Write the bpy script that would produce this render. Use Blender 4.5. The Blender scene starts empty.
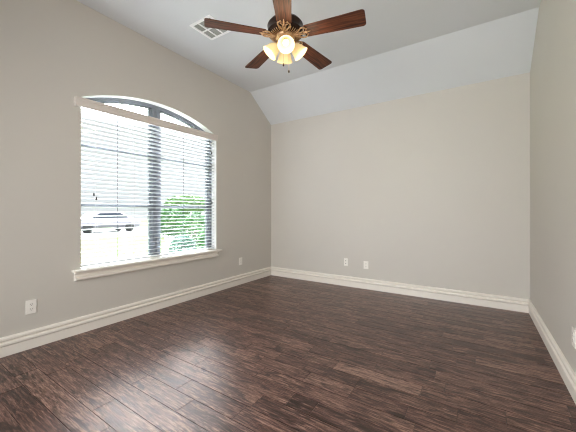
import bpy, bmesh, math, random
from mathutils import Vector, Matrix
random.seed(7)
C = bpy.context.scene.collection
S = bpy.context.scene
PI = math.pi

# ---------------------------------------------------------------- camera
F_PX = 290.0
YAW = math.atan(189 / F_PX)
cd = bpy.data.cameras.new('camera'); cam = bpy.data.objects.new('camera', cd); C.objects.link(cam)
cd.sensor_width = 36; cd.lens = 36 * F_PX / 576
cam.location = (0, 0, 1.15)
cam.rotation_euler = (PI / 2, 0, YAW)
cd.shift_y = -4 / 576
cd.clip_start = 0.02; cd.clip_end = 300
S.camera = cam

# ---------------------------------------------------------------- world, lights, exposure
SKY_LO, SKY_HI, GLARE_GLOW = 0.92, 14.0, 240.0
w = bpy.data.worlds.new('overcast_sky'); S.world = w; w.use_nodes = True
bg = w.node_tree.nodes['Background']
bg.inputs[0].default_value = (0.93, 0.97, 1.0, 1)
# overcast sky: the zenith is several times brighter than the horizon
_n, _l = w.node_tree.nodes, w.node_tree.links
_tc = _n.new('ShaderNodeTexCoord'); _sx = _n.new('ShaderNodeSeparateXYZ'); _mr = _n.new('ShaderNodeMapRange')
_mr.interpolation_type = 'SMOOTHSTEP'; _mr.inputs[1].default_value = 0.24; _mr.inputs[2].default_value = 0.72; _mr.inputs[3].default_value = SKY_LO; _mr.inputs[4].default_value = SKY_HI
_l.new(_tc.outputs['Generated'], _sx.inputs[0]); _l.new(_sx.outputs[2], _mr.inputs[0]); # glow lobe added to the sky to strengthen the floor glare
_dt = _n.new('ShaderNodeVectorMath'); _dt.operation = 'DOT_PRODUCT'; _dt.inputs[1].default_value = Vector((-0.71, 0.51, 0.48)).normalized()
_mx = _n.new('ShaderNodeMath'); _mx.operation = 'MAXIMUM'; _mx.inputs[1].default_value = 0.0
_pw = _n.new('ShaderNodeMath'); _pw.operation = 'POWER'; _pw.inputs[1].default_value = 13.0
_ma = _n.new('ShaderNodeMath'); _ma.operation = 'MULTIPLY'
_mb = _n.new('ShaderNodeMapRange'); _mb.interpolation_type = 'SMOOTHSTEP'; _mb.inputs[1].default_value = 0.25; _mb.inputs[2].default_value = 0.46; _mb.inputs[4].default_value = GLARE_GLOW
_ad = _n.new('ShaderNodeMath'); _ad.operation = 'ADD'
_l.new(_tc.outputs['Generated'], _dt.inputs[0]); _l.new(_dt.outputs['Value'], _mx.inputs[0]); _l.new(_mx.outputs[0], _pw.inputs[0])
_l.new(_sx.outputs[2], _mb.inputs[0]); _l.new(_pw.outputs[0], _ma.inputs[0]); _l.new(_mb.outputs[0], _ma.inputs[1])
_l.new(_mr.outputs[0], _ad.inputs[0]); _l.new(_ma.outputs[0], _ad.inputs[1]); _l.new(_ad.outputs[0], bg.inputs[1])

def area(name, loc, rot, sx, sy, power, col, spread=PI):
    l = bpy.data.lights.new(name, 'AREA'); l.shape = 'RECTANGLE'; l.size = sx; l.size_y = sy
    l.energy = power; l.color = col; l.spread = spread
    o = bpy.data.objects.new(name, l); C.objects.link(o); o.location = loc; o.rotation_euler = rot
    return o
# added fill light, set in an invented opening behind the camera
area('fill_light', (-1.25, -1.27, 1.30), (PI / 2 - 0.10, 0, -0.02), 2.1, 2.2, 72, (0.97, 0.985, 1.0), math.radians(122))

S.view_settings.view_transform = 'Standard'; S.view_settings.look = 'None'
S.view_settings.exposure = 0.0; S.view_settings.gamma = 1; S.view_settings.use_curve_mapping = False
try:
    S.cycles.use_denoising = True; S.cycles.filter_width = 1.15; S.cycles.denoising_prefilter = 'ACCURATE'
    S.cycles.max_bounces = 12; S.cycles.diffuse_bounces = 8; S.cycles.transparent_max_bounces = 16
    S.cycles.sample_clamp_indirect = 30
except Exception:
    pass

# ---------------------------------------------------------------- room dimensions (metres)
XL, XR, YB, YF = -3.156, 0.506, 4.271, -1.25
ZW, ZC, YC = 2.741, 3.14, 3.69
WY0, WY1, ZS = 1.236, 2.945, 0.590       # window opening
WYC = (WY0 + WY1) / 2; ARCR = 2.01; APEX = 2.437
def arch(y, d=0.0):
    r = ARCR - d
    return APEX - ARCR + math.sqrt(max(r * r - (y - WYC) ** 2, 0))
REV = 0.098

# ---------------------------------------------------------------- material helpers
def srgb(r, g, b):
    f = lambda c: (c / 255 / 12.92) if c / 255 <= 0.04045 else ((c / 255 + 0.055) / 1.055) ** 2.4
    return (f(r), f(g), f(b), 1)
def mat(name, col, rough=0.6, metal=0, spec=0.5, noise=0, nscale=40, bump=0, bscale=200, emit=None, estr=0):
    m = bpy.data.materials.new(name); m.use_nodes = True
    n, l = m.node_tree.nodes, m.node_tree.links
    b = n['Principled BSDF']
    b.inputs['Base Color'].default_value = col; b.inputs['Roughness'].default_value = rough
    b.inputs['Metallic'].default_value = metal; b.inputs['Specular IOR Level'].default_value = spec
    tc = n.new('ShaderNodeTexCoord')
    if noise:
        t = n.new('ShaderNodeTexNoise'); t.inputs['Scale'].default_value = nscale; t.inputs['Detail'].default_value = 5
        l.new(tc.outputs['Object'], t.inputs['Vector'])
        r = n.new('ShaderNodeValToRGB')
        r.color_ramp.elements[0].position = 0.3; r.color_ramp.elements[1].position = 0.7
        r.color_ramp.elements[0].color = tuple(c * (1 - noise) for c in col[:3]) + (1,)
        r.color_ramp.elements[1].color = tuple(min(1, c * (1 + noise)) for c in col[:3]) + (1,)
        l.new(t.outputs['Fac'], r.inputs[0]); l.new(r.outputs[0], b.inputs['Base Color'])
    if bump:
        t = n.new('ShaderNodeTexNoise'); t.inputs['Scale'].default_value = bscale; t.inputs['Detail'].default_value = 3
        l.new(tc.outputs['Object'], t.inputs['Vector'])
        bp = n.new('ShaderNodeBump'); bp.inputs['Strength'].default_value = bump; bp.inputs['Distance'].default_value = 0.002
        l.new(t.outputs['Fac'], bp.inputs['Height']); l.new(bp.outputs[0], b.inputs['Normal'])
    if emit:
        b.inputs['Emission Color'].default_value = emit; b.inputs['Emission Strength'].default_value = estr
    return m

M_wall = mat('taupe_wall_paint', srgb(205, 200, 191), 0.55, noise=0.012, nscale=1.3, bump=0.10, bscale=90)
M_ceil = mat('white_ceiling_paint', srgb(220, 223, 225), 0.7, noise=0.01, nscale=1.5, bump=0.10, bscale=90)
M_trim = mat('white_trim_paint', srgb(240, 234, 224), 0.35)
M_reveal = mat('daylight_whitened_reveal', srgb(246, 246, 244), 0.5)  # wall colour whitened to stand for overexposed daylight on the reveal
M_plate = mat('white_plastic_plate', srgb(244, 240, 232), 0.35)
M_slot = mat('dark_slot', srgb(50, 46, 42), 0.7)
M_vinyl = mat('grey_vinyl_window_frame', srgb(116, 121, 129), 0.45)
M_slat = mat('white_blind_slat', srgb(232, 234, 237), 0.4)
def slat_translucent(m):
    n, l = m.node_tree.nodes, m.node_tree.links
    t = n.new('ShaderNodeBsdfTranslucent'); t.inputs[0].default_value = srgb(246, 247, 250)
    mx = n.new('ShaderNodeMixShader'); mx.inputs[0].default_value = 0.08
    l.new(n['Principled BSDF'].outputs[0], mx.inputs[1]); l.new(t.outputs[0], mx.inputs[2]); l.new(mx.outputs[0], n['Material Output'].inputs[0])
slat_translucent(M_slat)
M_val = mat('white_blind_valance', srgb(218, 209, 201), 0.45, noise=0.02, nscale=9)
M_cord = mat('white_cord', srgb(205, 205, 205), 0.8)
M_dcord = mat('grey_lift_cord', srgb(80, 84, 92), 0.8)
M_tassel = mat('dark_wood_tassel', srgb(38, 30, 26), 0.5)
M_bronze = mat('dark_bronze', srgb(58, 42, 34), 0.35, metal=0.7, noise=0.25, nscale=30)
M_brass = mat('antique_brass', srgb(206, 168, 128), 0.36, metal=0.6, noise=0.2, nscale=60)
M_ventw = mat('white_enamel', srgb(252, 252, 252), 0.4)
M_ventd = mat('grey_vent_metal', srgb(160, 162, 156), 0.8)

def wood_blade():
    m = bpy.data.materials.new('walnut_fan_blade'); m.use_nodes = True
    n, l = m.node_tree.nodes, m.node_tree.links; b = n['Principled BSDF']
    tc = n.new('ShaderNodeTexCoord'); mp = n.new('ShaderNodeMapping'); mp.inputs['Scale'].default_value = (2.0, 34, 8)
    t = n.new('ShaderNodeTexNoise'); t.inputs['Scale'].default_value = 2.2; t.inputs['Detail'].default_value = 6; t.inputs['Distortion'].default_value = 0.5
    r = n.new('ShaderNodeValToRGB'); e = r.color_ramp.elements
    e[0].position = 0.32; e[0].color = srgb(38, 19, 13); e[1].position = 0.68; e[1].color = srgb(112, 64, 42)
    l.new(tc.outputs['Object'], mp.inputs[0]); l.new(mp.outputs[0], t.inputs['Vector']); l.new(t.outputs['Fac'], r.inputs[0])
    l.new(r.outputs[0], b.inputs['Base Color']); b.inputs['Roughness'].default_value = 0.5; b.inputs['Specular IOR Level'].default_value = 0.3
    return m
M_blade = wood_blade()

def glass_mat():
    m = bpy.data.materials.new('clear_window_glass'); m.use_nodes = True
    n, l = m.node_tree.nodes, m.node_tree.links
    n.remove(n['Principled BSDF']); out = n['Material Output']
    tr = n.new('ShaderNodeBsdfTransparent'); tr.inputs[0].default_value = (0.97, 0.98, 0.98, 1)
    gl = n.new('ShaderNodeBsdfGlossy'); gl.inputs['Roughness'].default_value = 0.02
    fr = n.new('ShaderNodeFresnel'); fr.inputs[0].default_value = 1.3
    mx = n.new('ShaderNodeMixShader'); l.new(fr.outputs[0], mx.inputs[0]); l.new(tr.outputs[0], mx.inputs[1]); l.new(gl.outputs[0], mx.inputs[2])
    l.new(mx.outputs[0], out.inputs[0])
    return m
M_glass = glass_mat()

def shade_mat():
    m = bpy.data.materials.new('lit_amber_frosted_glass'); m.use_nodes = True
    n, l = m.node_tree.nodes, m.node_tree.links
    b = n['Principled BSDF']
    b.inputs['Base Color'].default_value = srgb(214, 190, 140); b.inputs['Roughness'].default_value = 0.4
    b.inputs['Emission Color'].default_value = (1.0, 0.74, 0.36, 1); b.inputs['Emission Strength'].default_value = 0.52
    return m
M_shade = shade_mat()
M_bulb = mat('glowing_bulb', (1, 0.95, 0.8, 1), 0.4, emit=(1, 0.93, 0.78, 1), estr=1.25)

def floor_mat():
    m = bpy.data.materials.new('hand_scraped_brown_wood'); m.use_nodes = True
    n, l = m.node_tree.nodes, m.node_tree.links; b = n['Principled BSDF']
    N = n.new
    tc = N('ShaderNodeTexCoord')
    at = N('ShaderNodeAttribute'); at.attribute_name = 'plank'          # r = tone, g, b = random offsets
    sp = N('ShaderNodeSeparateColor'); l.new(at.outputs['Color'], sp.inputs[0])
    cb = N('ShaderNodeCombineXYZ')
    def mul(sock, k):
        q = N('ShaderNodeMath'); q.operation = 'MULTIPLY'; l.new(sock, q.inputs[0]); q.inputs[1].default_value = k; return q.outputs[0]
    l.new(mul(sp.outputs[1], 37), cb.inputs[0]); l.new(mul(sp.outputs[2], 53), cb.inputs[1]); l.new(mul(sp.outputs[1], 91), cb.inputs[2])
    ad = N('ShaderNodeVectorMath'); ad.operation = 'ADD'; l.new(tc.outputs['Object'], ad.inputs[0]); l.new(cb.outputs[0], ad.inputs[1])
    def noise(sc, s, det=6, dist=0.0, rough=0.6):
        mp = N('ShaderNodeMapping'); mp.inputs['Scale'].default_value = sc; l.new(ad.outputs[0], mp.inputs[0])
        t = N('ShaderNodeTexNoise'); t.inputs['Scale'].default_value = s; t.inputs['Detail'].default_value = det
        t.inputs['Distortion'].default_value = dist; t.inputs['Roughness'].default_value = rough
        l.new(mp.outputs[0], t.inputs['Vector']); return t.outputs['Fac']
    fine = noise((3.0, 44, 1), 2.4, 10, 1.0, 0.78)
    broad = noise((1.3, 6, 1), 2.2, 5, 1.2)
    knot = noise((2.0, 9, 1), 1.7, 6, 1.6)
    # cathedral rings
    mp = N('ShaderNodeMapping'); mp.inputs['Scale'].default_value = (0.9, 6.5, 1); l.new(ad.outputs[0], mp.inputs[0])
    wv = N('ShaderNodeTexWave'); wv.wave_type = 'RINGS'; wv.inputs['Scale'].default_value = 2.6; wv.inputs['Distortion'].default_value = 7
    wv.inputs['Detail'].default_value = 3; wv.inputs['Detail Scale'].default_value = 1.4; l.new(mp.outputs[0], wv.inputs['Vector'])
    # tone = plank + fine + broad + rings
    def madd(a, k, c):
        q = N('ShaderNodeMath'); q.operation = 'MULTIPLY_ADD'; l.new(a, q.inputs[0]); q.inputs[1].default_value = k
        if isinstance(c, float): q.inputs[2].default_value = c
        else: l.new(c, q.inputs[2])
        return q.outputs[0]
    v = madd(fine, 4.2, -2.43)
    v = madd(broad, 1.1, v)
    v = madd(wv.outputs['Fac'], 0.16, v)
    v = madd(sp.outputs[0], 0.62, v)
    r = N('ShaderNodeValToRGB'); e = r.color_ramp.elements
    e[0].position = 0.0; e[0].color = srgb(30, 15, 12)
    e[1].position = 1.0; e[1].color = srgb(160, 128, 112)
    x = e.new(0.28); x.color = srgb(58, 34, 30)
    x = e.new(0.50); x.color = srgb(86, 57, 50)
    x = e.new(0.74); x.color = srgb(118, 86, 77)
    l.new(v, r.inputs[0])
    kr = N('ShaderNodeValToRGB'); kr.color_ramp.elements[0].position = 0.40; kr.color_ramp.elements[0].color = (0.16, 0.13, 0.13, 1)
    kr.color_ramp.elements[1].position = 0.47; kr.color_ramp.elements[1].color = (1, 1, 1, 1); l.new(knot, kr.inputs[0])
    def mult(a, c, fac):
        mx = N('ShaderNodeMix'); mx.data_type = 'RGBA'; mx.blend_type = 'MULTIPLY'; mx.inputs[0].default_value = fac
        l.new(a, mx.inputs[6]); l.new(c, mx.inputs[7]); return mx.outputs[2]
    pore = noise((7, 75, 1), 2.6, 4, 0.6, 0.6)          # open dark pores of the scraped grain
    pr = N('ShaderNodeValToRGB'); pr.color_ramp.elements[0].position = 0.40; pr.color_ramp.elements[0].color = (0.30, 0.26, 0.25, 1)
    pr.color_ramp.elements[1].position = 0.52; pr.color_ramp.elements[1].color = (1, 1, 1, 1); l.new(pore, pr.inputs[0])
    l.new(mult(mult(r.outputs[0], kr.outputs[0], 0.9), pr.outputs[0], 0.9), b.inputs['Base Color'])
    rr = N('ShaderNodeMapRange'); rr.inputs[3].default_value = 0.23; rr.inputs[4].default_value = 0.42; l.new(fine, rr.inputs[0])
    l.new(rr.outputs[0], b.inputs['Roughness'])
    b.inputs['Specular IOR Level'].default_value = 0.5
    b.inputs['IOR'].default_value = 1.65; b.inputs['Specular Tint'].default_value = (1.0, 0.80, 0.73, 1)
    bp = N('ShaderNodeBump'); bp.inputs['Strength'].default_value = 0.22; bp.inputs['Distance'].default_value = 0.002
    l.new(v, bp.inputs['Height']); l.new(bp.outputs[0], b.inputs['Normal'])
    return m

# ---------------------------------------------------------------- geometry helpers
def mk(name, bm, m, parent=None, smooth=False, flip=True):
    if flip: bmesh.ops.recalc_face_normals(bm, faces=bm.faces)
    me = bpy.data.meshes.new(name); bm.to_mesh(me); bm.free()
    if smooth:
        for p in me.polygons: p.use_smooth = True
    o = bpy.data.objects.new(name, me); C.objects.link(o)
    if m: me.materials.append(m)
    if parent: o.parent = parent
    return o
def thing(name, label, cat, loc=(0, 0, 0), rotz=0, group=None):
    o = bpy.data.objects.new(name, None); C.objects.link(o); o.location = loc; o.rotation_euler = (0, 0, rotz)
    o.empty_display_size = 0.05
    o['label'] = label; o['category'] = cat
    if group: o['group'] = group
    return o
def tag(o, label, cat, group=None):
    o['label'] = label; o['category'] = cat
    if group: o['group'] = group
    return o
def struct(o, label, cat):
    o['kind'] = 'structure'; o['label'] = label; o['category'] = cat
    return o
def box(bm, x0, x1, y0, y1, z0, z1, bev=0.0):
    t = bmesh.new()
    vs = [t.verts.new((x, y, z)) for x in (x0, x1) for y in (y0, y1) for z in (z0, z1)]
    for f in ((0, 1, 3, 2), (4, 6, 7, 5), (0, 4, 5, 1), (2, 3, 7, 6), (0, 2, 6, 4), (1, 5, 7, 3)): t.faces.new([vs[i] for i in f])
    bmesh.ops.recalc_face_normals(t, faces=t.faces)
    if bev: bmesh.ops.bevel(t, geom=t.edges[:], offset=bev, segments=2, profile=0.5, affect='EDGES')
    merge(bm, t)
def merge(bm, t, mx=None):
    if mx: bmesh.ops.transform(t, matrix=mx, verts=t.verts)
    me = bpy.data.meshes.new('tmp'); t.to_mesh(me); t.free(); bm.from_mesh(me); bpy.data.meshes.remove(me)
def lathe(bm, prof, seg=32, mx=None, cap=False):
    t = bmesh.new(); rings = []
    for r, z in prof:
        rings.append([t.verts.new((r * math.cos(2 * PI * i / seg), r * math.sin(2 * PI * i / seg), z)) for i in range(seg)])
    for a, b_ in zip(rings, rings[1:]):
        for i in range(seg): t.faces.new((a[i], a[(i + 1) % seg], b_[(i + 1) % seg], b_[i]))
    if cap: t.faces.new(rings[0]); t.faces.new(rings[-1])
    merge(bm, t, mx)
def tube(bm, pts, r, seg=8):
    pts = [Vector(p) for p in pts]; t = bmesh.new(); rings = []
    for i, p in enumerate(pts):
        d = (pts[min(i + 1, len(pts) - 1)] - pts[max(i - 1, 0)]).normalized()
        u = d.orthogonal().normalized() if i == 0 else (u - d * u.dot(d)).normalized()
        v = d.cross(u); rr = r[i] if isinstance(r, (list, tuple)) else r
        rings.append([t.verts.new(p + (u * math.cos(2 * PI * k / seg) + v * math.sin(2 * PI * k / seg)) * rr) for k in range(seg)])
    for a, b_ in zip(rings, rings[1:]):
        for i in range(seg): t.faces.new((a[i], a[(i + 1) % seg], b_[(i + 1) % seg], b_[i]))
    t.faces.new(rings[0]); t.faces.new(rings[-1])
    merge(bm, t)
def prism(bm, pts, fn0, fn1):
    """closed outline pts extruded from fn0(p) to fn1(p)"""
    t = bmesh.new(); a = [t.verts.new(fn0(p)) for p in pts]; b_ = [t.verts.new(fn1(p)) for p in pts]
    n = len(pts)
    for i in range(n): t.faces.new((a[i], a[(i + 1) % n], b_[(i + 1) % n], b_[i]))
    t.faces.new(a); t.faces.new(b_); bmesh.ops.recalc_face_normals(t, faces=t.faces); merge(bm, t)

# ================================================================ ROOM SHELL
T = 0.12
# floor made of planks laid parallel to the back wall
def build_floor():
    bm = bmesh.new(); lay = bm.loops.layers.float_color.new('plank')
    PW, Y0 = 0.1312, 0.7825
    fixed = {0: [-1.865], 1: [-2.62, -1.15], 2: [-1.935, -1.455], 3: [-1.637], 4: [-2.08, -1.12], 5: [-0.96, -0.80], 6: [-1.305], 7: [-0.995, -0.67, -0.34],
             9: [-0.89, -0.30], 14: [-0.01, 0.47]}
    tone = {(9, 1): 1.0, (5, 1): 0.02, (14, 1): 0.86, (7, 3): 0.38, (2, 1): 0.62, (3, 0): 0.5, (7, 1): 0.72, (7, 2): 0.35, (6, 1): 0.62}
    k0 = math.floor((YF - Y0) / PW); k1 = math.ceil((YB - Y0) / PW)
    rng = random.Random(23)
    for k in range(k0, k1):
        ya, yb = max(Y0 + k * PW, YF), min(Y0 + (k + 1) * PW, YB)
        if yb - ya < 0.01: continue
        cuts = list(fixed.get(k, []))
        if cuts:
            x = cuts[0]
            while x > XL + 0.35: x -= rng.uniform(0.4, 1.05); cuts.append(x)
            x = max(cuts)
            while x < XR - 0.3: x += rng.uniform(0.4, 1.05); cuts.append(x)
            left = len([c for c in cuts if XL < c < min(fixed[k])])
        else:
            x = XL - rng.uniform(0, 0.7); left = 0
            while x < XR: x += rng.uniform(0.32, 1.15); cuts.append(x)
        cuts = [XL] + sorted(c for c in cuts if XL + 0.06 < c < XR - 0.04) + [XR]
        nf = len([c for c in cuts[1:-1] if c < min(fixed[k]) - 1e-6]) if k in fixed else 0
        for i, (xa, xb) in enumerate(zip(cuts, cuts[1:])):
            tn = min(max(rng.gauss(0.49, 0.14), 0.05), 0.95)
            if (k, i - nf) in tone: tn = tone[(k, i - nf)]
            col = (tn, rng.random(), rng.random(), 1)
            e, g, dp = 0.0024, 0.0004, 0.0014       # eased edges
            o = [(xa + g, ya + g), (xb - g, ya + g), (xb - g, yb - g), (xa + g, yb - g)]
            inn = [(xa + e, ya + e), (xb - e, ya + e), (xb - e, yb - e), (xa + e, yb - e)]
            vo = [bm.verts.new((x, y, -dp)) for x, y in o]; vi = [bm.verts.new((x, y, 0)) for x, y in inn]
            fs = [bm.faces.new(vi)]
            for q in range(4): fs.append(bm.faces.new((vo[q], vo[(q + 1) % 4], vi[(q + 1) % 4], vi[q])))
            for f in fs:
                for lp in f.loops: lp[lay] = col if f is fs[0] else (col[0] * 0.2, col[1], col[2], 1)
    bo = [bm.verts.new(p) for p in ((XL - T, YF - T, -0.003), (XR + T, YF - T, -0.003), (XR + T, YB + T, -0.003), (XL - T, YB + T, -0.003))]
    lo = [bm.verts.new((v.co.x, v.co.y, -0.12)) for v in bo]
    fs = [bm.faces.new(bo), bm.faces.new(lo[::-1])]
    for q in range(4): fs.append(bm.faces.new((lo[q], lo[(q + 1) % 4], bo[(q + 1) % 4], bo[q])))
    for f in fs:
        for lp in f.loops: lp[lay] = (0.0, 0.5, 0.5, 1)
    return struct(mk('floor', bm, floor_mat(), flip=False), 'dark brown hand-scraped wood plank floor', 'floor')
build_floor()

def solid_wall(name, pts, axis, a, b, label):
    bm = bmesh.new()
    if axis == 'y': prism(bm, pts, lambda p: (p[0], a, p[1]), lambda p: (p[0], b, p[1]))
    else: prism(bm, pts, lambda p: (a, p[0], p[1]), lambda p: (b, p[0], p[1]))
    return struct(mk(name, bm, M_wall), label, 'wall')
gable = [(YF - T, 0), (YB, 0), (YB, ZW), (YC, ZC), (YF - T, ZC)]
solid_wall('wall_right', gable, 'x', XR, XR + T, 'plain painted wall on the right')
solid_wall('wall_back', [(XL - T, 0), (XR + T, 0), (XR + T, ZW + 0.05), (XL - T, ZW + 0.05)], 'y', YB, YB + T, 'plain painted wall facing the camera')

def build_wall_left():
    bm = bmesh.new()
    def sheet(X):
        P = lambda y, z: bm.verts.new((X, y, z))
        def q(*p): bm.faces.new([P(*c) for c in p])
        q((YF - T, 0), (WY0, 0), (WY0, ZC), (YF - T, ZC))
        q((WY1, 0), (YB, 0), (YB, ZW), (YC, ZC), (WY1, ZC))
        q((WY0, 0), (WY1, 0), (WY1, ZS), (WY0, ZS))
        n = 40
        for i in range(n):
            y0 = WY0 + (WY1 - WY0) * i / n; y1 = WY0 + (WY1 - WY0) * (i + 1) / n
            q((y0, arch(y0)), (y1, arch(y1)), (y1, ZC), (y0, ZC))
    T2 = 0.24; sheet(XL); sheet(XL - T2)
    def r(p, q_):
        bm.faces.new([bm.verts.new(c) for c in ((XL, *p), (XL, *q_), (XL - T2, *q_), (XL - T2, *p))])
    n = 40
    for i in range(n):
        y0 = WY0 + (WY1 - WY0) * i / n; y1 = WY0 + (WY1 - WY0) * (i + 1) / n
        r((y0, arch(y0)), (y1, arch(y1)))
    r((WY0, ZS), (WY0, arch(WY0))); r((WY1, ZS), (WY1, arch(WY1))); r((WY0, ZS), (WY1, ZS))
    r((YF - T, 0), (YB, 0)); r((YB, 0), (YB, ZW)); r((YB, ZW), (YC, ZC)); r((YC, ZC), (YF - T, ZC)); r((YF - T, ZC), (YF - T, 0))
    bmesh.ops.remove_doubles(bm, verts=bm.verts, dist=1e-5)
    bmesh.ops.recalc_face_normals(bm, faces=bm.faces)
    for f in bm.faces:      # reveal coloured whiter to carry the bright daylight falling on it
        c = f.calc_center_median()
        if abs(f.normal.x) < 0.5 and WY0 - 0.01 < c.y < WY1 + 0.01 and ZS - 0.01 < c.z < APEX + 0.01: f.material_index = 1
    o = mk('wall_left', bm, M_wall, flip=False); o.data.materials.append(M_reveal)
    return struct(o, 'taupe wall with the arched window', 'wall')
build_wall_left()
# unseen wall behind the camera; its cased opening is added for the fill light
bm = bmesh.new()
OX0, OX1, OZ = -2.50, -0.10, 2.50
box(bm, XL - T, OX0, YF - T, YF, 0, ZC); box(bm, OX1, XR + T, YF - T, YF, 0, ZC); box(bm, OX0, OX1, YF - T, YF, OZ, ZC)
struct(mk('wall_front', bm, M_wall), 'painted wall behind the camera with a wide opening added for the fill light', 'wall')
# unseen hall box added to keep sky light out of the opening
bm = bmesh.new(); HY = YF - 1.6
box(bm, OX0 - 0.5, OX1 + 0.5, HY - T, HY, 0, ZC); box(bm, OX0 - 0.5 - T, OX0 - 0.5, HY - T, YF - T, 0, ZC); box(bm, OX1 + 0.5, OX1 + 0.5 + T, HY - T, YF - T, 0, ZC)
struct(mk('wall_sky_block', bm, M_wall), 'unseen walls added behind the opening to block sky light', 'wall')
bm = bmesh.new(); box(bm, OX0 - 0.6, OX1 + 0.6, HY - T, YF - T, ZC, ZC + 0.1); struct(mk('ceiling_sky_block', bm, M_ceil), 'unseen ceiling added behind the opening to block sky light', 'ceiling')
bm = bmesh.new(); box(bm, OX0 - 0.6, OX1 + 0.6, HY - T, YF - T, -0.12, -0.002); struct(mk('floor_sky_block', bm, M_bronze), 'unseen floor added behind the opening to close the light-blocking box', 'floor')
# ceiling: flat part + slope down to the back wall
bm = bmesh.new()
prism(bm, [(YF - T, ZC), (YC, ZC), (YB + 0.02, ZW - 0.0138), (YB + T, ZW - 0.0138 + 0.1), (YC + 0.04, ZC + 0.14), (YF - T, ZC + 0.14)],
      lambda p: (XL - 0.24, p[0], p[1]), lambda p: (XR + T, p[0], p[1]))
struct(mk('ceiling', bm, M_ceil), 'pale ceiling sloping down to the back wall', 'ceiling')

# baseboards
BB = [(0, 0), (0.013, 0), (0.013, 0.079), (0.023, 0.088), (0.026, 0.092), (0.026, 0.104), (0.022, 0.109), (0.010, 0.114), (0.010, 0.120),
      (0.021, 0.128), (0.023, 0.132), (0.023, 0.144), (0.018, 0.152), (0.010, 0.156), (0, 0.156)]
def bboard(name, f, a, b, label):
    bm = bmesh.new(); prism(bm, BB, lambda p: f(p[0], a, p[1]), lambda p: f(p[0], b, p[1]))
    struct(mk(name, bm, M_trim), label, 'baseboard')
bboard('baseboard_left', lambda d, t, z: (XL + d, t, z), YF, YB, 'white moulded baseboard under the window wall')
bboard('baseboard_right', lambda d, t, z: (XR - d, t, z), YF, YB, 'white moulded baseboard along the right wall')
bboard('baseboard_back', lambda d, t, z: (t, YB - d, z), XL, XR, 'white moulded baseboard along the back wall')
# casing of the opening added for the fill light
bm = bmesh.new()
box(bm, OX0 - 0.09, OX0, YF, YF + 0.018, 0, OZ + 0.09, 0.004); box(bm, OX1, OX1 + 0.09, YF, YF + 0.018, 0, OZ + 0.09, 0.004)
box(bm, OX0, OX1, YF, YF + 0.018, OZ, OZ + 0.09, 0.004)
struct(mk('trim_1', bm, M_trim), 'white casing round the added fill-light opening behind the camera', 'trim')

# ================================================================ WINDOW
win = thing('window_1', 'arched double window with grey vinyl frames in the left wall', 'window', (XL - REV, WYC, ZS)); win['kind'] = 'structure'
WX = XL - REV      # inner face of the frame
def L(x, y, z): return (x - WX, y - WYC, z - ZS)
def lbox(bm, x0, x1, y0, y1, z0, z1, bev=0.0): box(bm, x0 - WX, x1 - WX, y0 - WYC, y1 - WYC, z0 - ZS, z1 - ZS, bev)
FR = 0.034
bm = bmesh.new()      # outer frame: jambs, bottom, arched head
lbox(bm, WX - 0.07, WX, WY0 - 0.004, WY0 + 0.018, ZS, arch(WY0) + 0.004); lbox(bm, WX - 0.07, WX, WY1 - FR, WY1 + 0.004, ZS, arch(WY1) + 0.004)
lbox(bm, WX - 0.07, WX, WY0 + FR, WY1 - FR, ZS, ZS + FR)
n = 40
outer = [(WY0 + (WY1 - WY0) * i / n, arch(WY0 + (WY1 - WY0) * i / n) + 0.003) for i in range(n + 1)]
def arcband(bm, d0, d1, x0, x1, ya, yb, n=28):
    a = [(ya + (yb - ya) * i / n) for i in range(n + 1)]
    pts = [(y, arch(y, d0)) for y in a] + [(y, arch(y, d1)) for y in reversed(a)]
    for i in range(n):
        q = [pts[i], pts[i + 1], pts[2 * n - i], pts[2 * n + 1 - i]]
        prism(bm, q, lambda p: L(x0, *p), lambda p: L(x1, *p))
arcband(bm, -0.003, FR, WX - 0.07, WX, WY0, WY1)
arcband(bm, FR, FR + 0.016, WX - 0.055, WX - 0.02, WY0 + 0.02, WY1 - 0.02)
mk('window_frame', bm, M_vinyl, win)
MY = 2.068
bm = bmesh.new()
lbox(bm, WX - 0.07, WX, MY - 0.045, MY - 0.004, ZS + FR, arch(MY, FR)); lbox(bm, WX - 0.07, WX, MY + 0.004, MY + 0.045, ZS + FR, arch(MY, FR))
lbox(bm, WX - 0.06, WX - 0.012, MY - 0.004, MY + 0.004, ZS + FR, arch(MY, FR))
lbox(bm, WX - 0.055, WX - 0.02, MY - 0.075, MY - 0.045, ZS + FR, arch(MY, FR)); lbox(bm, WX - 0.055, WX - 0.02, MY + 0.045, MY + 0.075, ZS + FR, arch(MY, FR))
mk('mullion', bm, M_vinyl, win)
for ya, yb in ((WY0 + 0.018, MY - 0.075), (MY + 0.075, WY1 - FR)):
    bm = bmesh.new()
    lbox(bm, WX - 0.06, WX - 0.012, ya, yb, 1.800, 1.818)
    mk('transom_bar', bm, M_vinyl, win)
    bm = bmesh.new()
    lbox(bm, WX - 0.06, WX - 0.012, ya, yb, 1.205, 1.228)
    mk('meeting_rail', bm, M_vinyl, win)
for ya, yb in ((WY0 + 0.018, WY0 + 0.030), (WY1 - FR - 0.045, WY1 - FR)):
    bm = bmesh.new(); lbox(bm, WX - 0.055, WX - 0.02, ya, yb, ZS + FR, arch(ya, FR) if ya > 2 else arch(yb, FR) - 0.02)
    mk('sash_stile', bm, M_vinyl, win)
for ya, yb in ((WY0 + 0.02, MY), (MY, WY1 - 0.02)):
    bm = bmesh.new()
    pts = [(ya, ZS + 0.02), (yb, ZS + 0.02)] + [(yb + (ya - yb) * i / 16, arch(yb + (ya - yb) * i / 16, 0.02)) for i in range(17)]
    prism(bm, pts, lambda p: L(WX - 0.036, *p), lambda p: L(WX - 0.032, *p))
    mk('pane', bm, M_glass, win)
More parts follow.
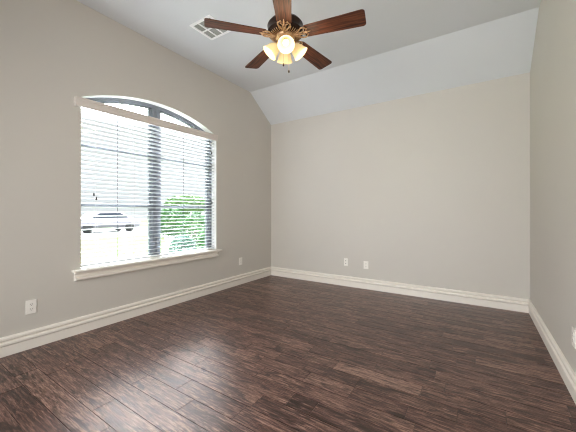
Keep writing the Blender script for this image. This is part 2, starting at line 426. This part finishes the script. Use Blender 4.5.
# stool (inside sill) and moulded apron
bm = bmesh.new(); lbox(bm, WX, XL, WY0 - 0.0, WY1 + 0.0, ZS - 0.0, ZS + 0.02)
st = [(XL, ZS), (XL + 0.070, ZS), (XL + 0.076, ZS + 0.003), (XL + 0.079, ZS + 0.010), (XL + 0.076, ZS + 0.018), (XL + 0.070, ZS + 0.021), (XL, ZS + 0.021)]
prism(bm, st, lambda p: L(p[0], WY0 - 0.076, p[1]), lambda p: L(p[0], WY1 + 0.045, p[1]))
mk('window_sill', bm, M_trim, win)
ap = [(0, 0), (0.058, 0), (0.058, -0.006), (0.046, -0.009), (0.026, -0.016), (0.012, -0.030), (0.010, -0.046), (0.014, -0.052), (0.036, -0.055), (0.043, -0.062), (0.042, -0.072), (0.030, -0.082), (0.018, -0.085), (0, -0.085)]
ap = [(XL + a, ZS + b) for a, b in ap]
bm = bmesh.new()
prism(bm, ap, lambda p: L(p[0], WY0 - 0.056, p[1]), lambda p: L(p[0], WY1 + 0.012, p[1]))
mk('apron', bm, M_trim, win)

# ================================================================ BLIND
BX = XL - 0.052      # slat centre line
bl = thing('window_blind', 'white horizontal slat blind with valance hanging in the arched window', 'blind', (XL, WYC, 2.2))
def B(x, y, z): return (x - XL, y - WYC, z - 2.2)
def bbox_(bm, x0, x1, y0, y1, z0, z1, bev=0.0): box(bm, x0 - XL, x1 - XL, y0 - WYC, y1 - WYC, z0 - 2.2, z1 - 2.2, bev)
VT, VB = 2.243, 2.158
bm = bmesh.new()
vp = [(0.034, VB), (0.044, VB), (0.047, VB + 0.008), (0.043, VB + 0.016), (0.045, VB + 0.030), (0.045, VB + 0.058), (0.050, VB + 0.066), (0.050, VT), (0.034, VT)]
VY0, VY1 = 1.178, WY1 - 0.012
prism(bm, vp, lambda p: B(XL + p[0], VY0, p[1] - 0.018), lambda p: B(XL + p[0], VY1, p[1] + 0.006))
bbox_(bm, XL + 0.001, XL + 0.034, VY0, VY0 + 0.010, VB - 0.018, VT - 0.018)     # return at the left end
mk('valance', bm, M_val, bl)
bm = bmesh.new(); bbox_(bm, XL - 0.080, XL - 0.020, WY0 + 0.008, WY1 - 0.008, VB + 0.02, VT - 0.022)
bbox_(bm, XL - 0.03, XL + 0.034, WY0 + 0.10, WY0 + 0.12, VB + 0.035, VB + 0.05); bbox_(bm, XL - 0.03, XL + 0.034, WY1 - 0.12, WY1 - 0.10, VB + 0.035, VB + 0.05)
mk('headrail', bm, M_slat, bl)
bm = bmesh.new()
sp, z = 0.0445, 0.665; zs = []
while z < VB + 0.01: zs.append(z); z += sp
TILT = math.radians(7)
for z in zs:
    hw, th = 0.025, 0.0030
    pr = []
    for i in range(7):
        u = -1 + 2 * i / 6; pr.append((u * hw, th + 0.0022 * (1 - u * u)))
    for i in range(6, -1, -1):
        u = -1 + 2 * i / 6; pr.append((u * hw, -th + 0.0022 * (1 - u * u)))
    pr = [(BX + a * math.cos(TILT) - b * math.sin(TILT), z + a * math.sin(TILT) + b * math.cos(TILT)) for a, b in pr]
    prism(bm, pr, lambda p: B(p[0], WY0 + 0.003, p[1]), lambda p: B(p[0], WY1 - 0.012, p[1]))
mk('slats', bm, M_slat, bl)
bm = bmesh.new(); bbox_(bm, BX - 0.025, BX + 0.025, WY0 + 0.007, WY1 - 0.012, 0.622, 0.640, 0.004)
mk('bottom_rail', bm, M_slat, bl)
for y in (1.394, 1.764, 2.63):
    bm = bmesh.new()
    for dx in (-0.027, 0.027): tube(bm, [B(BX + dx, y, 0.64), B(BX + dx, y, VB + 0.02)], 0.0009, 5)
    mk('ladder_string', bm, M_cord, bl)
for y in (1.597, 2.427, 2.87):
    bm = bmesh.new()
    tube(bm, [B(BX, y, 0.64), B(BX, y, VB + 0.02)], 0.0028, 6)
    tube(bm, [B(BX + 0.0005, y, VT - 0.02), B(BX, y, VT + 0.045)], 0.0028, 6) if y == 1.597 else None
    mk('lift_cord', bm, M_dcord, bl)
for y, z in ((1.352, 1.325), (1.374, 1.285), (2.874, 1.285), (2.868, 1.99)):
    X = XL - 0.012
    bm = bmesh.new(); tube(bm, [B(X, y, z + 0.012), B(X, y, VB + 0.01)], 0.0009, 5); c = mk('pull_cord', bm, M_cord, bl)
    bm = bmesh.new(); lathe(bm, [(0.001, 0.016), (0.005, 0.012), (0.0085, 0.0), (0.0095, -0.010), (0.007, -0.016), (0.001, -0.017)], 12, Matrix.Translation(B(X, y, z)))
    mk('tassel', bm, M_tassel, c, True)

# ================================================================ CEILING FAN
FX, FY, BZ = -1.365, 2.053, 2.648
fan = thing('ceiling_fan', 'five-blade brown ceiling fan with four lit amber glass shades', 'ceiling fan', (FX, FY, ZC))
fz = lambda z: z - ZC
bm = bmesh.new(); lathe(bm, [(0.005, 0), (0.075, 0), (0.075, -0.012), (0.068, -0.035), (0.045, -0.060), (0.022, -0.072), (0.014, -0.074)], 32); mk('canopy', bm, M_bronze, fan, True)
bm = bmesh.new(); tube(bm, [(0, 0, -0.06), (0, 0, fz(BZ + 0.12))], 0.0125, 16); mk('downrod', bm, M_bronze, fan, True)
bm = bmesh.new()
lathe(bm, [(0.014, .165), (0.035, .160), (0.040, .135), (0.085, .125), (0.130, .110), (0.150, .085), (0.153, .078), (0.149, .070), (0.149, .030), (0.153, .024), (0.149, .014), (0.135, 0.004), (0.10, -0.004), (0.06, -0.008), (0.01, -0.008)], 48, Matrix.Translation((0, 0, fz(BZ))))
mk('motor_housing', bm, M_bronze, fan, True)
# ribbed brass vent ring under the motor
bm = bmesh.new()
for i in range(40):
    a = 2 * PI * i / 40; c, s = math.cos(a), math.sin(a)
    tube(bm, [(0.135 * c, 0.135 * s, fz(BZ) - 0.000), (0.118 * c, 0.118 * s, fz(BZ) - 0.010), (0.085 * c, 0.085 * s, fz(BZ) - 0.012)], 0.003, 5)
lathe(bm, [(0.083, -0.006), (0.083, -0.018), (0.070, -0.024), (0.066, -0.030), (0.01, -0.032)], 40, Matrix.Translation((0, 0, fz(BZ))))
mk('vent_ring', bm, M_brass, fan, True)
PH0 = 0.214; RT = 0.662
def blade_mesh():
    bm = bmesh.new(); r0 = 0.170
    pts = []
    hw0, hw1 = 0.060, 0.078; cr = 0.026
    for i in range(9):
        a = -PI / 2 + PI / 2 * i / 8; pts.append((RT - cr + cr * math.cos(a), -hw1 + cr + cr * math.sin(a)))
    for i in range(9):
        a = PI / 2 * i / 8; pts.append((RT - cr + cr * math.cos(a), hw1 - cr + cr * math.sin(a)))
    c2 = 0.02
    for i in range(5):
        a = PI / 2 + PI / 2 * i / 4; pts.append((r0 + c2 + c2 * math.cos(a), hw0 - c2 + c2 * math.sin(a)))
    for i in range(5):
        a = PI + PI / 2 * i / 4; pts.append((r0 + c2 + c2 * math.cos(a), -hw0 + c2 + c2 * math.sin(a)))
    prism(bm, pts, lambda p: (p[0], p[1], 0.003), lambda p: (p[0], p[1], -0.003))
    return bm
def iron_mesh():
    bm = bmesh.new()
    # two curling arms that spread from the motor to the blade root, with a flat foot and scrolls
    for s in (-1, 1):
        tube(bm, [(0.095, s * 0.010, -0.010), (0.13, s * 0.014, -0.016), (0.165, s * 0.030, -0.014), (0.195, s * 0.047, -0.010), (0.225, s * 0.046, -0.008), (0.245, s * 0.030, -0.008), (0.238, s * 0.014, -0.008)], [0.008, 0.007, 0.0065, 0.006, 0.006, 0.005, 0.004], 8)
        tube(bm, [(0.150, s * 0.016, -0.014), (0.172, s * 0.006, -0.014), (0.205, s * 0.012, -0.010), (0.222, s * 0.028, -0.009)], [0.005, 0.005, 0.005, 0.004], 8)
        lathe(bm, [(0.0005, -0.004), (0.005, -0.0035), (0.006, 0.0), (0.006, 0.003)], 10, Matrix.Translation((0.252, s * 0.026, -0.007)))
    tube(bm, [(0.205, 0, -0.010), (0.24, 0, -0.009), (0.285, 0, -0.007)], [0.008, 0.008, 0.003], 8)
    tube(bm, [(0.075, 0, -0.006), (0.10, 0, -0.012), (0.15, 0, -0.015), (0.175, 0, -0.014)], [0.014, 0.012, 0.008, 0.004], 8)
    bmesh.ops.scale(bm, vec=(0.78, 1.10, 1.0), verts=bm.verts)
    return bm
pb = pi_ = None
for k in range(5):
    if k == 0:
        pb = mk('blade', blade_mesh(), M_blade, fan)
        pi_ = mk('blade_iron', iron_mesh(), M_brass, pb, True); b_, i_ = pb, pi_
    else:
        b_ = pb.copy(); C.objects.link(b_); b_.parent = fan
        i_ = pi_.copy(); C.objects.link(i_); i_.parent = b_
    b_.location = (0, 0, fz(BZ)); b_.rotation_euler = (math.radians(-11), 0, PH0 + k * 2 * PI / 5)
# light kit
bm = bmesh.new()
lathe(bm, [(0.01, -0.028), (0.055, -0.030), (0.058, -0.040), (0.048, -0.052), (0.046, -0.075), (0.056, -0.088), (0.050, -0.100), (0.028, -0.112), (0.012, -0.120), (0.008, -0.130), (0.001, -0.134)], 32, Matrix.Translation((0, 0, fz(BZ))))
mk('switch_housing', bm, M_bronze, fan, True)
camdir = math.atan2(-FY, -FX)
for k in range(4):
    a = camdir + 0.04 + k * PI / 2
    ca, sa = math.cos(a), math.sin(a)
    bm = bmesh.new()
    z0 = fz(BZ)
    tube(bm, [(0.045 * ca, 0.045 * sa, z0 - 0.062), (0.060 * ca, 0.060 * sa, z0 - 0.060), (0.072 * ca, 0.072 * sa, z0 - 0.068), (0.080 * ca, 0.080 * sa, z0 - 0.080)], 0.008, 10)
    tilt = math.radians(42)          # axis points down and outward
    mx = Matrix.Translation((0.060 * ca, 0.060 * sa, z0 - 0.070)) @ Matrix.Rotation(a, 4, 'Z') @ Matrix.Rotation(-tilt, 4, 'Y')
    lathe(bm, [(0.004, 0.004), (0.020, 0.002), (0.024, -0.010), (0.024, -0.022)], 20, mx)
    arm = mk('lamp_arm', bm, M_brass, fan, True)
    bm = bmesh.new()
    pr = [(0.022, -0.016), (0.030, -0.024), (0.044, -0.040), (0.053, -0.060), (0.057, -0.080), (0.062, -0.098), (0.070, -0.112)]
    lathe(bm, pr + [(r - 0.003, z) for r, z in reversed(pr)], 32, mx)
    sh = mk('lamp_shade', bm, M_shade, fan, True)
    bm = bmesh.new()
    lathe(bm, [(0.013, -0.022), (0.014, -0.034), (0.020, -0.046), (0.026, -0.060), (0.024, -0.074), (0.015, -0.084), (0.001, -0.088)], 20, mx)
    mk('bulb', bm, M_bulb, sh, True)
    l = bpy.data.lights.new('bulb_light', 'POINT'); l.energy = 2.0; l.color = (1.0, 0.80, 0.56); l.shadow_soft_size = 0.03
    lo = bpy.data.objects.new('bulb_light', l); C.objects.link(lo); lo.parent = sh
    lo.location = mx @ Vector((0, 0, -0.165))
for dx, zl in ((0.030, 2.345), (-0.016, 2.40)):
    cx, cy = dx * math.cos(camdir + PI / 2), dx * math.sin(camdir + PI / 2)
    bm = bmesh.new(); tube(bm, [(cx, cy, fz(BZ) - 0.098), (cx, cy, fz(zl))], 0.0012, 6); ch = mk('pull_chain', bm, M_brass, fan)
    bm = bmesh.new(); lathe(bm, [(0.001, 0.014), (0.005, 0.010), (0.008, -0.002), (0.006, -0.010), (0.001, -0.013)], 12, Matrix.Translation((cx, cy, fz(zl))))
    mk('chain_knob', bm, M_bronze, ch, True)

# ================================================================ CEILING VENT
vx0, vx1, vy0, vy1 = -2.565, -2.255, 2.012, 2.325
vt = thing('ceiling_vent', 'square white ceiling air vent partly behind a fan blade', 'vent', ((vx0 + vx1) / 2, (vy0 + vy1) / 2, ZC))
hx, hy = (vx1 - vx0) / 2, (vy1 - vy0) / 2
bm = bmesh.new(); fw = 0.030
for (a, b_, c, d) in ((-hx, hx, -hy, -hy + fw), (-hx, hx, hy - fw, hy), (-hx, -hx + fw, -hy + fw, hy - fw), (hx - fw, hx, -hy + fw, hy - fw)):
    box(bm, a, b_, c, d, -0.011, 0, 0.003)
box(bm, -0.056, -0.040, -hy + fw, hy - fw, -0.009, 0); box(bm, 0.040, 0.056, -hy + fw, hy - fw, -0.009, 0); box(bm, -hx + fw, hx - fw, -0.008, 0.008, -0.0085, 0)
mk('frame', bm, M_ventw, vt)
bm = bmesh.new(); box(bm, -hx + 0.02, hx - 0.02, -hy + 0.02, hy - 0.02, -0.002, 0.0); mk('backing', bm, M_ventd, vt)
for (a, b_) in ((-hx + fw, -0.056), (-0.040, 0.040), (0.056, hx - fw)):
    for sg in (-1, 1):      # angled louvres, the two halves facing away from each other
        bm = bmesh.new()
        for i in range(5):
            y = sg * (0.020 + i * (hy - fw - 0.028) / 4); t_ = 0.0065 * sg
            prism(bm, [(y - t_, -0.0018), (y - t_ + 0.001, -0.0018), (y + t_ + 0.001, -0.009), (y + t_, -0.009)], lambda p: (a, p[0], p[1]), lambda p: (b_, p[0], p[1]))
        mk('louver_bank', bm, M_ventd, vt)

# ================================================================ OUTLETS
def outlet(name, cat, loc, rotz, label, kind='duplex', pw=0.072, ph=0.116):
    t = thing(name, label, cat, loc, rotz)      # local +y comes out of the wall
    bm = bmesh.new(); box(bm, -pw / 2, pw / 2, 0, 0.006, -ph / 2, ph / 2, 0.0022); mk('cover_plate', bm, M_plate, t)
    if kind == 'duplex':
        for s in (-1, 1):
            bm = bmesh.new(); prism(bm, [(0.0165 * math.cos(a), 0.0145 * math.sin(a)) for a in [2 * PI * i / 16 for i in range(16)]],
                                    lambda p: (p[0], 0.005, p[1] + s * 0.0195), lambda p: (p[0], 0.008, p[1] + s * 0.0195))
            r = mk('receptacle', bm, M_plate, t)
            bm = bmesh.new()
            box(bm, -0.0075, -0.0052, 0.0075, 0.0084, s * 0.0195 - 0.001, s * 0.0195 + 0.008); box(bm, 0.0052, 0.0075, 0.0075, 0.0084, s * 0.0195 - 0.001, s * 0.0195 + 0.008)
            box(bm, -0.0022, 0.0022, 0.0075, 0.0084, s * 0.0195 - 0.0095, s * 0.0195 - 0.005, 0.0004)
            mk('slot', bm, M_slot, r)
        bm = bmesh.new(); box(bm, -0.003, 0.003, 0.0058, 0.0072, -0.003, 0.003, 0.0006); mk('screw', bm, M_plate, t)
    else:
        for s in (-1, 1):
            bm = bmesh.new(); box(bm, -0.009, 0.009, 0.005, 0.0085, s * 0.021 - 0.009, s * 0.021 + 0.009, 0.001); r = mk('jack', bm, M_plate, t)
            bm = bmesh.new(); box(bm, -0.006, 0.006, 0.0082, 0.0090, s * 0.021 - 0.005, s * 0.021 + 0.006); mk('port', bm, M_slot, r)
    return t
outlet('wall_outlet', 'outlet', (XL, 0.867, 0.350), -PI / 2, 'white duplex outlet on the left wall, left of the window')
outlet('wall_outlet', 'outlet', (XL, 3.457, 0.367), -PI / 2, 'white duplex outlet on the left wall between window and corner')
outlet('cable_jack', 'jack', (-1.707, YB, 0.372), PI, 'small narrow white jack plate on the back wall, nearer the window', 'jack', 0.062, 0.118)
outlet('wall_outlet', 'outlet', (-1.391, YB, 0.357), PI, 'white duplex outlet on the back wall beside the narrower jack plate')
outlet('wall_outlet', 'outlet', (XR, 2.475, 0.372), PI / 2, 'white duplex outlet on the right wall at the photo edge')

# ================================================================ OUTSIDE
GZ = -0.30
M_lawn = mat('sunlit_lawn', srgb(78, 92, 56), 0.95, spec=0.0, noise=0.18, nscale=6)
M_conc = mat('pale_concrete', srgb(120, 120, 118), 0.95, spec=0.0, noise=0.05, nscale=3)
M_leafs = [mat('shrub_leaf', srgb(42, 92, 34), 0.6, noise=0.3, nscale=25), mat('pale_shrub_leaf', srgb(84, 118, 62), 0.6, noise=0.3, nscale=25), mat('blue_green_leaf', srgb(58, 96, 80), 0.6, noise=0.3, nscale=25)]
M_bark = mat('bark', srgb(110, 92, 78), 0.9)
def dirpx(px, depth, z=GZ):
    c, s = math.cos(YAW), math.sin(YAW); a = (px - 288) / F_PX
    return Vector(((-s + c * a) * depth, (c + s * a) * depth, z))
bm = bmesh.new(); box(bm, -60, XL - 0.24, -30, 50, GZ - 0.2, GZ)
struct(mk('lawn', bm, M_lawn), 'pale green lawn outside the window', 'lawn')
bm = bmesh.new(); box(bm, -25, -19, -28, 48, GZ, GZ + 0.01)
struct(mk('street', bm, M_conc), 'pale concrete street beyond the lawn', 'street')
# walk / driveway running from the house to the street
bm = bmesh.new(); prism(bm, [(-19, 12.4), (-19, 15.6), (-9, 7.6), (-9, 6.4)], lambda p: (p[0], p[1], GZ), lambda p: (p[0], p[1], GZ + 0.012))
struct(mk('driveway', bm, M_conc), 'pale concrete driveway crossing the lawn', 'driveway')

def shrub(loc, rx, ry, h, n, m, name, label, cat='shrub', stem=0.0, leaf=0.06, group=None, seed=1):
    rng = random.Random(seed); t = thing(name, label, cat, loc, 0, group)
    bm = bmesh.new()
    for i in range(n):
        u = rng.gauss(0, 1); v = rng.gauss(0, 1); q = rng.gauss(0, 1); d = math.sqrt(u * u + v * v + q * q); r = rng.uniform(0.45, 1) ** 0.5
        p = Vector((u / d * rx * r, v / d * ry * r, stem + (h - stem) / 2 + q / d * r * (h - stem) / 2))
        ax = Vector((rng.uniform(-1, 1), rng.uniform(-1, 1), rng.uniform(-0.6, 1))).normalized(); s_ = ax.orthogonal().normalized(); s_.rotate(Matrix.Rotation(rng.uniform(0, 6.28), 3, ax)); w_ = ax.cross(s_)
        k = leaf * rng.uniform(0.6, 1.3)
        vs = [bm.verts.new(p + c) for c in (-s_ * k, -w_ * k * 0.45 + ax * k * 0.1, s_ * k, w_ * k * 0.45 + ax * k * 0.1)]
        bm.faces.new(vs)
    mk('foliage', bm, m, t, flip=False)
    bm = bmesh.new()
    for j in range(5 if stem < 0.3 else 1):
        a = j * 1.3; tube(bm, [(0.03 * math.cos(a), 0.03 * math.sin(a), 0), (rx * 0.25 * math.cos(a) * (stem < 0.3), ry * 0.25 * math.sin(a) * (stem < 0.3), h * 0.55)], [0.03 + 0.05 * (stem > 0.3), 0.015 + 0.03 * (stem > 0.3)], 7)
    mk('trunk' if stem > 0.3 else 'stems', bm, M_bark, t)
    return t
P = dirpx(196, 10.2); shrub(P, 0.62, 0.62, 1.45, 2600, M_leafs[0], 'leafy_shrub', 'dense mid green shrub outside the right half of the window', seed=3)
P = dirpx(217, 7.6); shrub(P, 0.50, 0.50, 1.35, 2200, M_leafs[0], 'leafy_shrub', 'green shrub at the far right edge seen through the window', seed=4)
P = dirpx(183, 7.6); shrub(P, 0.34, 0.34, 0.85, 1200, M_leafs[2], 'leafy_shrub', 'low blue-green shrub in front of the taller green shrub', seed=5)
P = dirpx(200, 6.6); shrub(P, 0.45, 0.45, 0.62, 1200, M_leafs[1], 'leafy_shrub', 'low pale green shrub nearest the window sill', seed=6)
P = dirpx(171, 17); shrub(P, 0.9, 0.9, 1.75, 2200, M_leafs[0], 'leafy_shrub', 'distant green bush just right of the window mullion', leaf=0.09, seed=7)
P = dirpx(187, 26); shrub(P, 1.9, 1.9, 3.0, 3000, M_leafs[1], 'street_tree', 'distant pale tree standing across the street', 'tree', stem=1.2, leaf=0.16, seed=8)

# parked car across the street
M_paint = mat('pale_car_paint', srgb(120, 118, 128), 0.35); M_cglass = mat('dark_car_glass', srgb(44, 50, 62), 0.1); M_tyre = mat('black_tyre', srgb(28, 28, 30), 0.8)
P = dirpx(104, 21)
car = thing('parked_car', 'silver-grey car parked on the street, seen through the left blind slats', 'car', (P.x, P.y, GZ + 0.01), math.radians(90))
side = [(-2.2, .35), (-2.25, .75), (-2.1, .95), (-1.3, 1.02), (-0.7, 1.42), (0.75, 1.45), (1.5, 1.02), (2.15, .92), (2.25, .6), (2.2, .3)]
bm = bmesh.new(); prism(bm, side, lambda p: (p[0], -0.86, p[1]), lambda p: (p[0], 0.86, p[1])); bmesh.ops.bevel(bm, geom=bm.edges[:], offset=0.05, segments=2, affect='EDGES')
mk('body', bm, M_paint, car, True)
for s in (-1, 1):
    bm = bmesh.new(); prism(bm, [(-1.15, 1.03), (-0.65, 1.36), (0.7, 1.38), (1.3, 1.03)], lambda p: (p[0], s * 0.84, p[1]), lambda p: (p[0], s * 0.875, p[1])); mk('side_window', bm, M_cglass, car)
    for x in (-1.4, 1.4):
        bm = bmesh.new(); lathe(bm, [(0.02, -0.1), (0.31, -0.1), (0.33, -0.06), (0.33, 0.06), (0.31, 0.1), (0.02, 0.1)], 24, Matrix.Translation((x, s * 0.80, 0.33)) @ Matrix.Rotation(PI / 2, 4, 'X')); mk('wheel', bm, M_tyre, car, True)
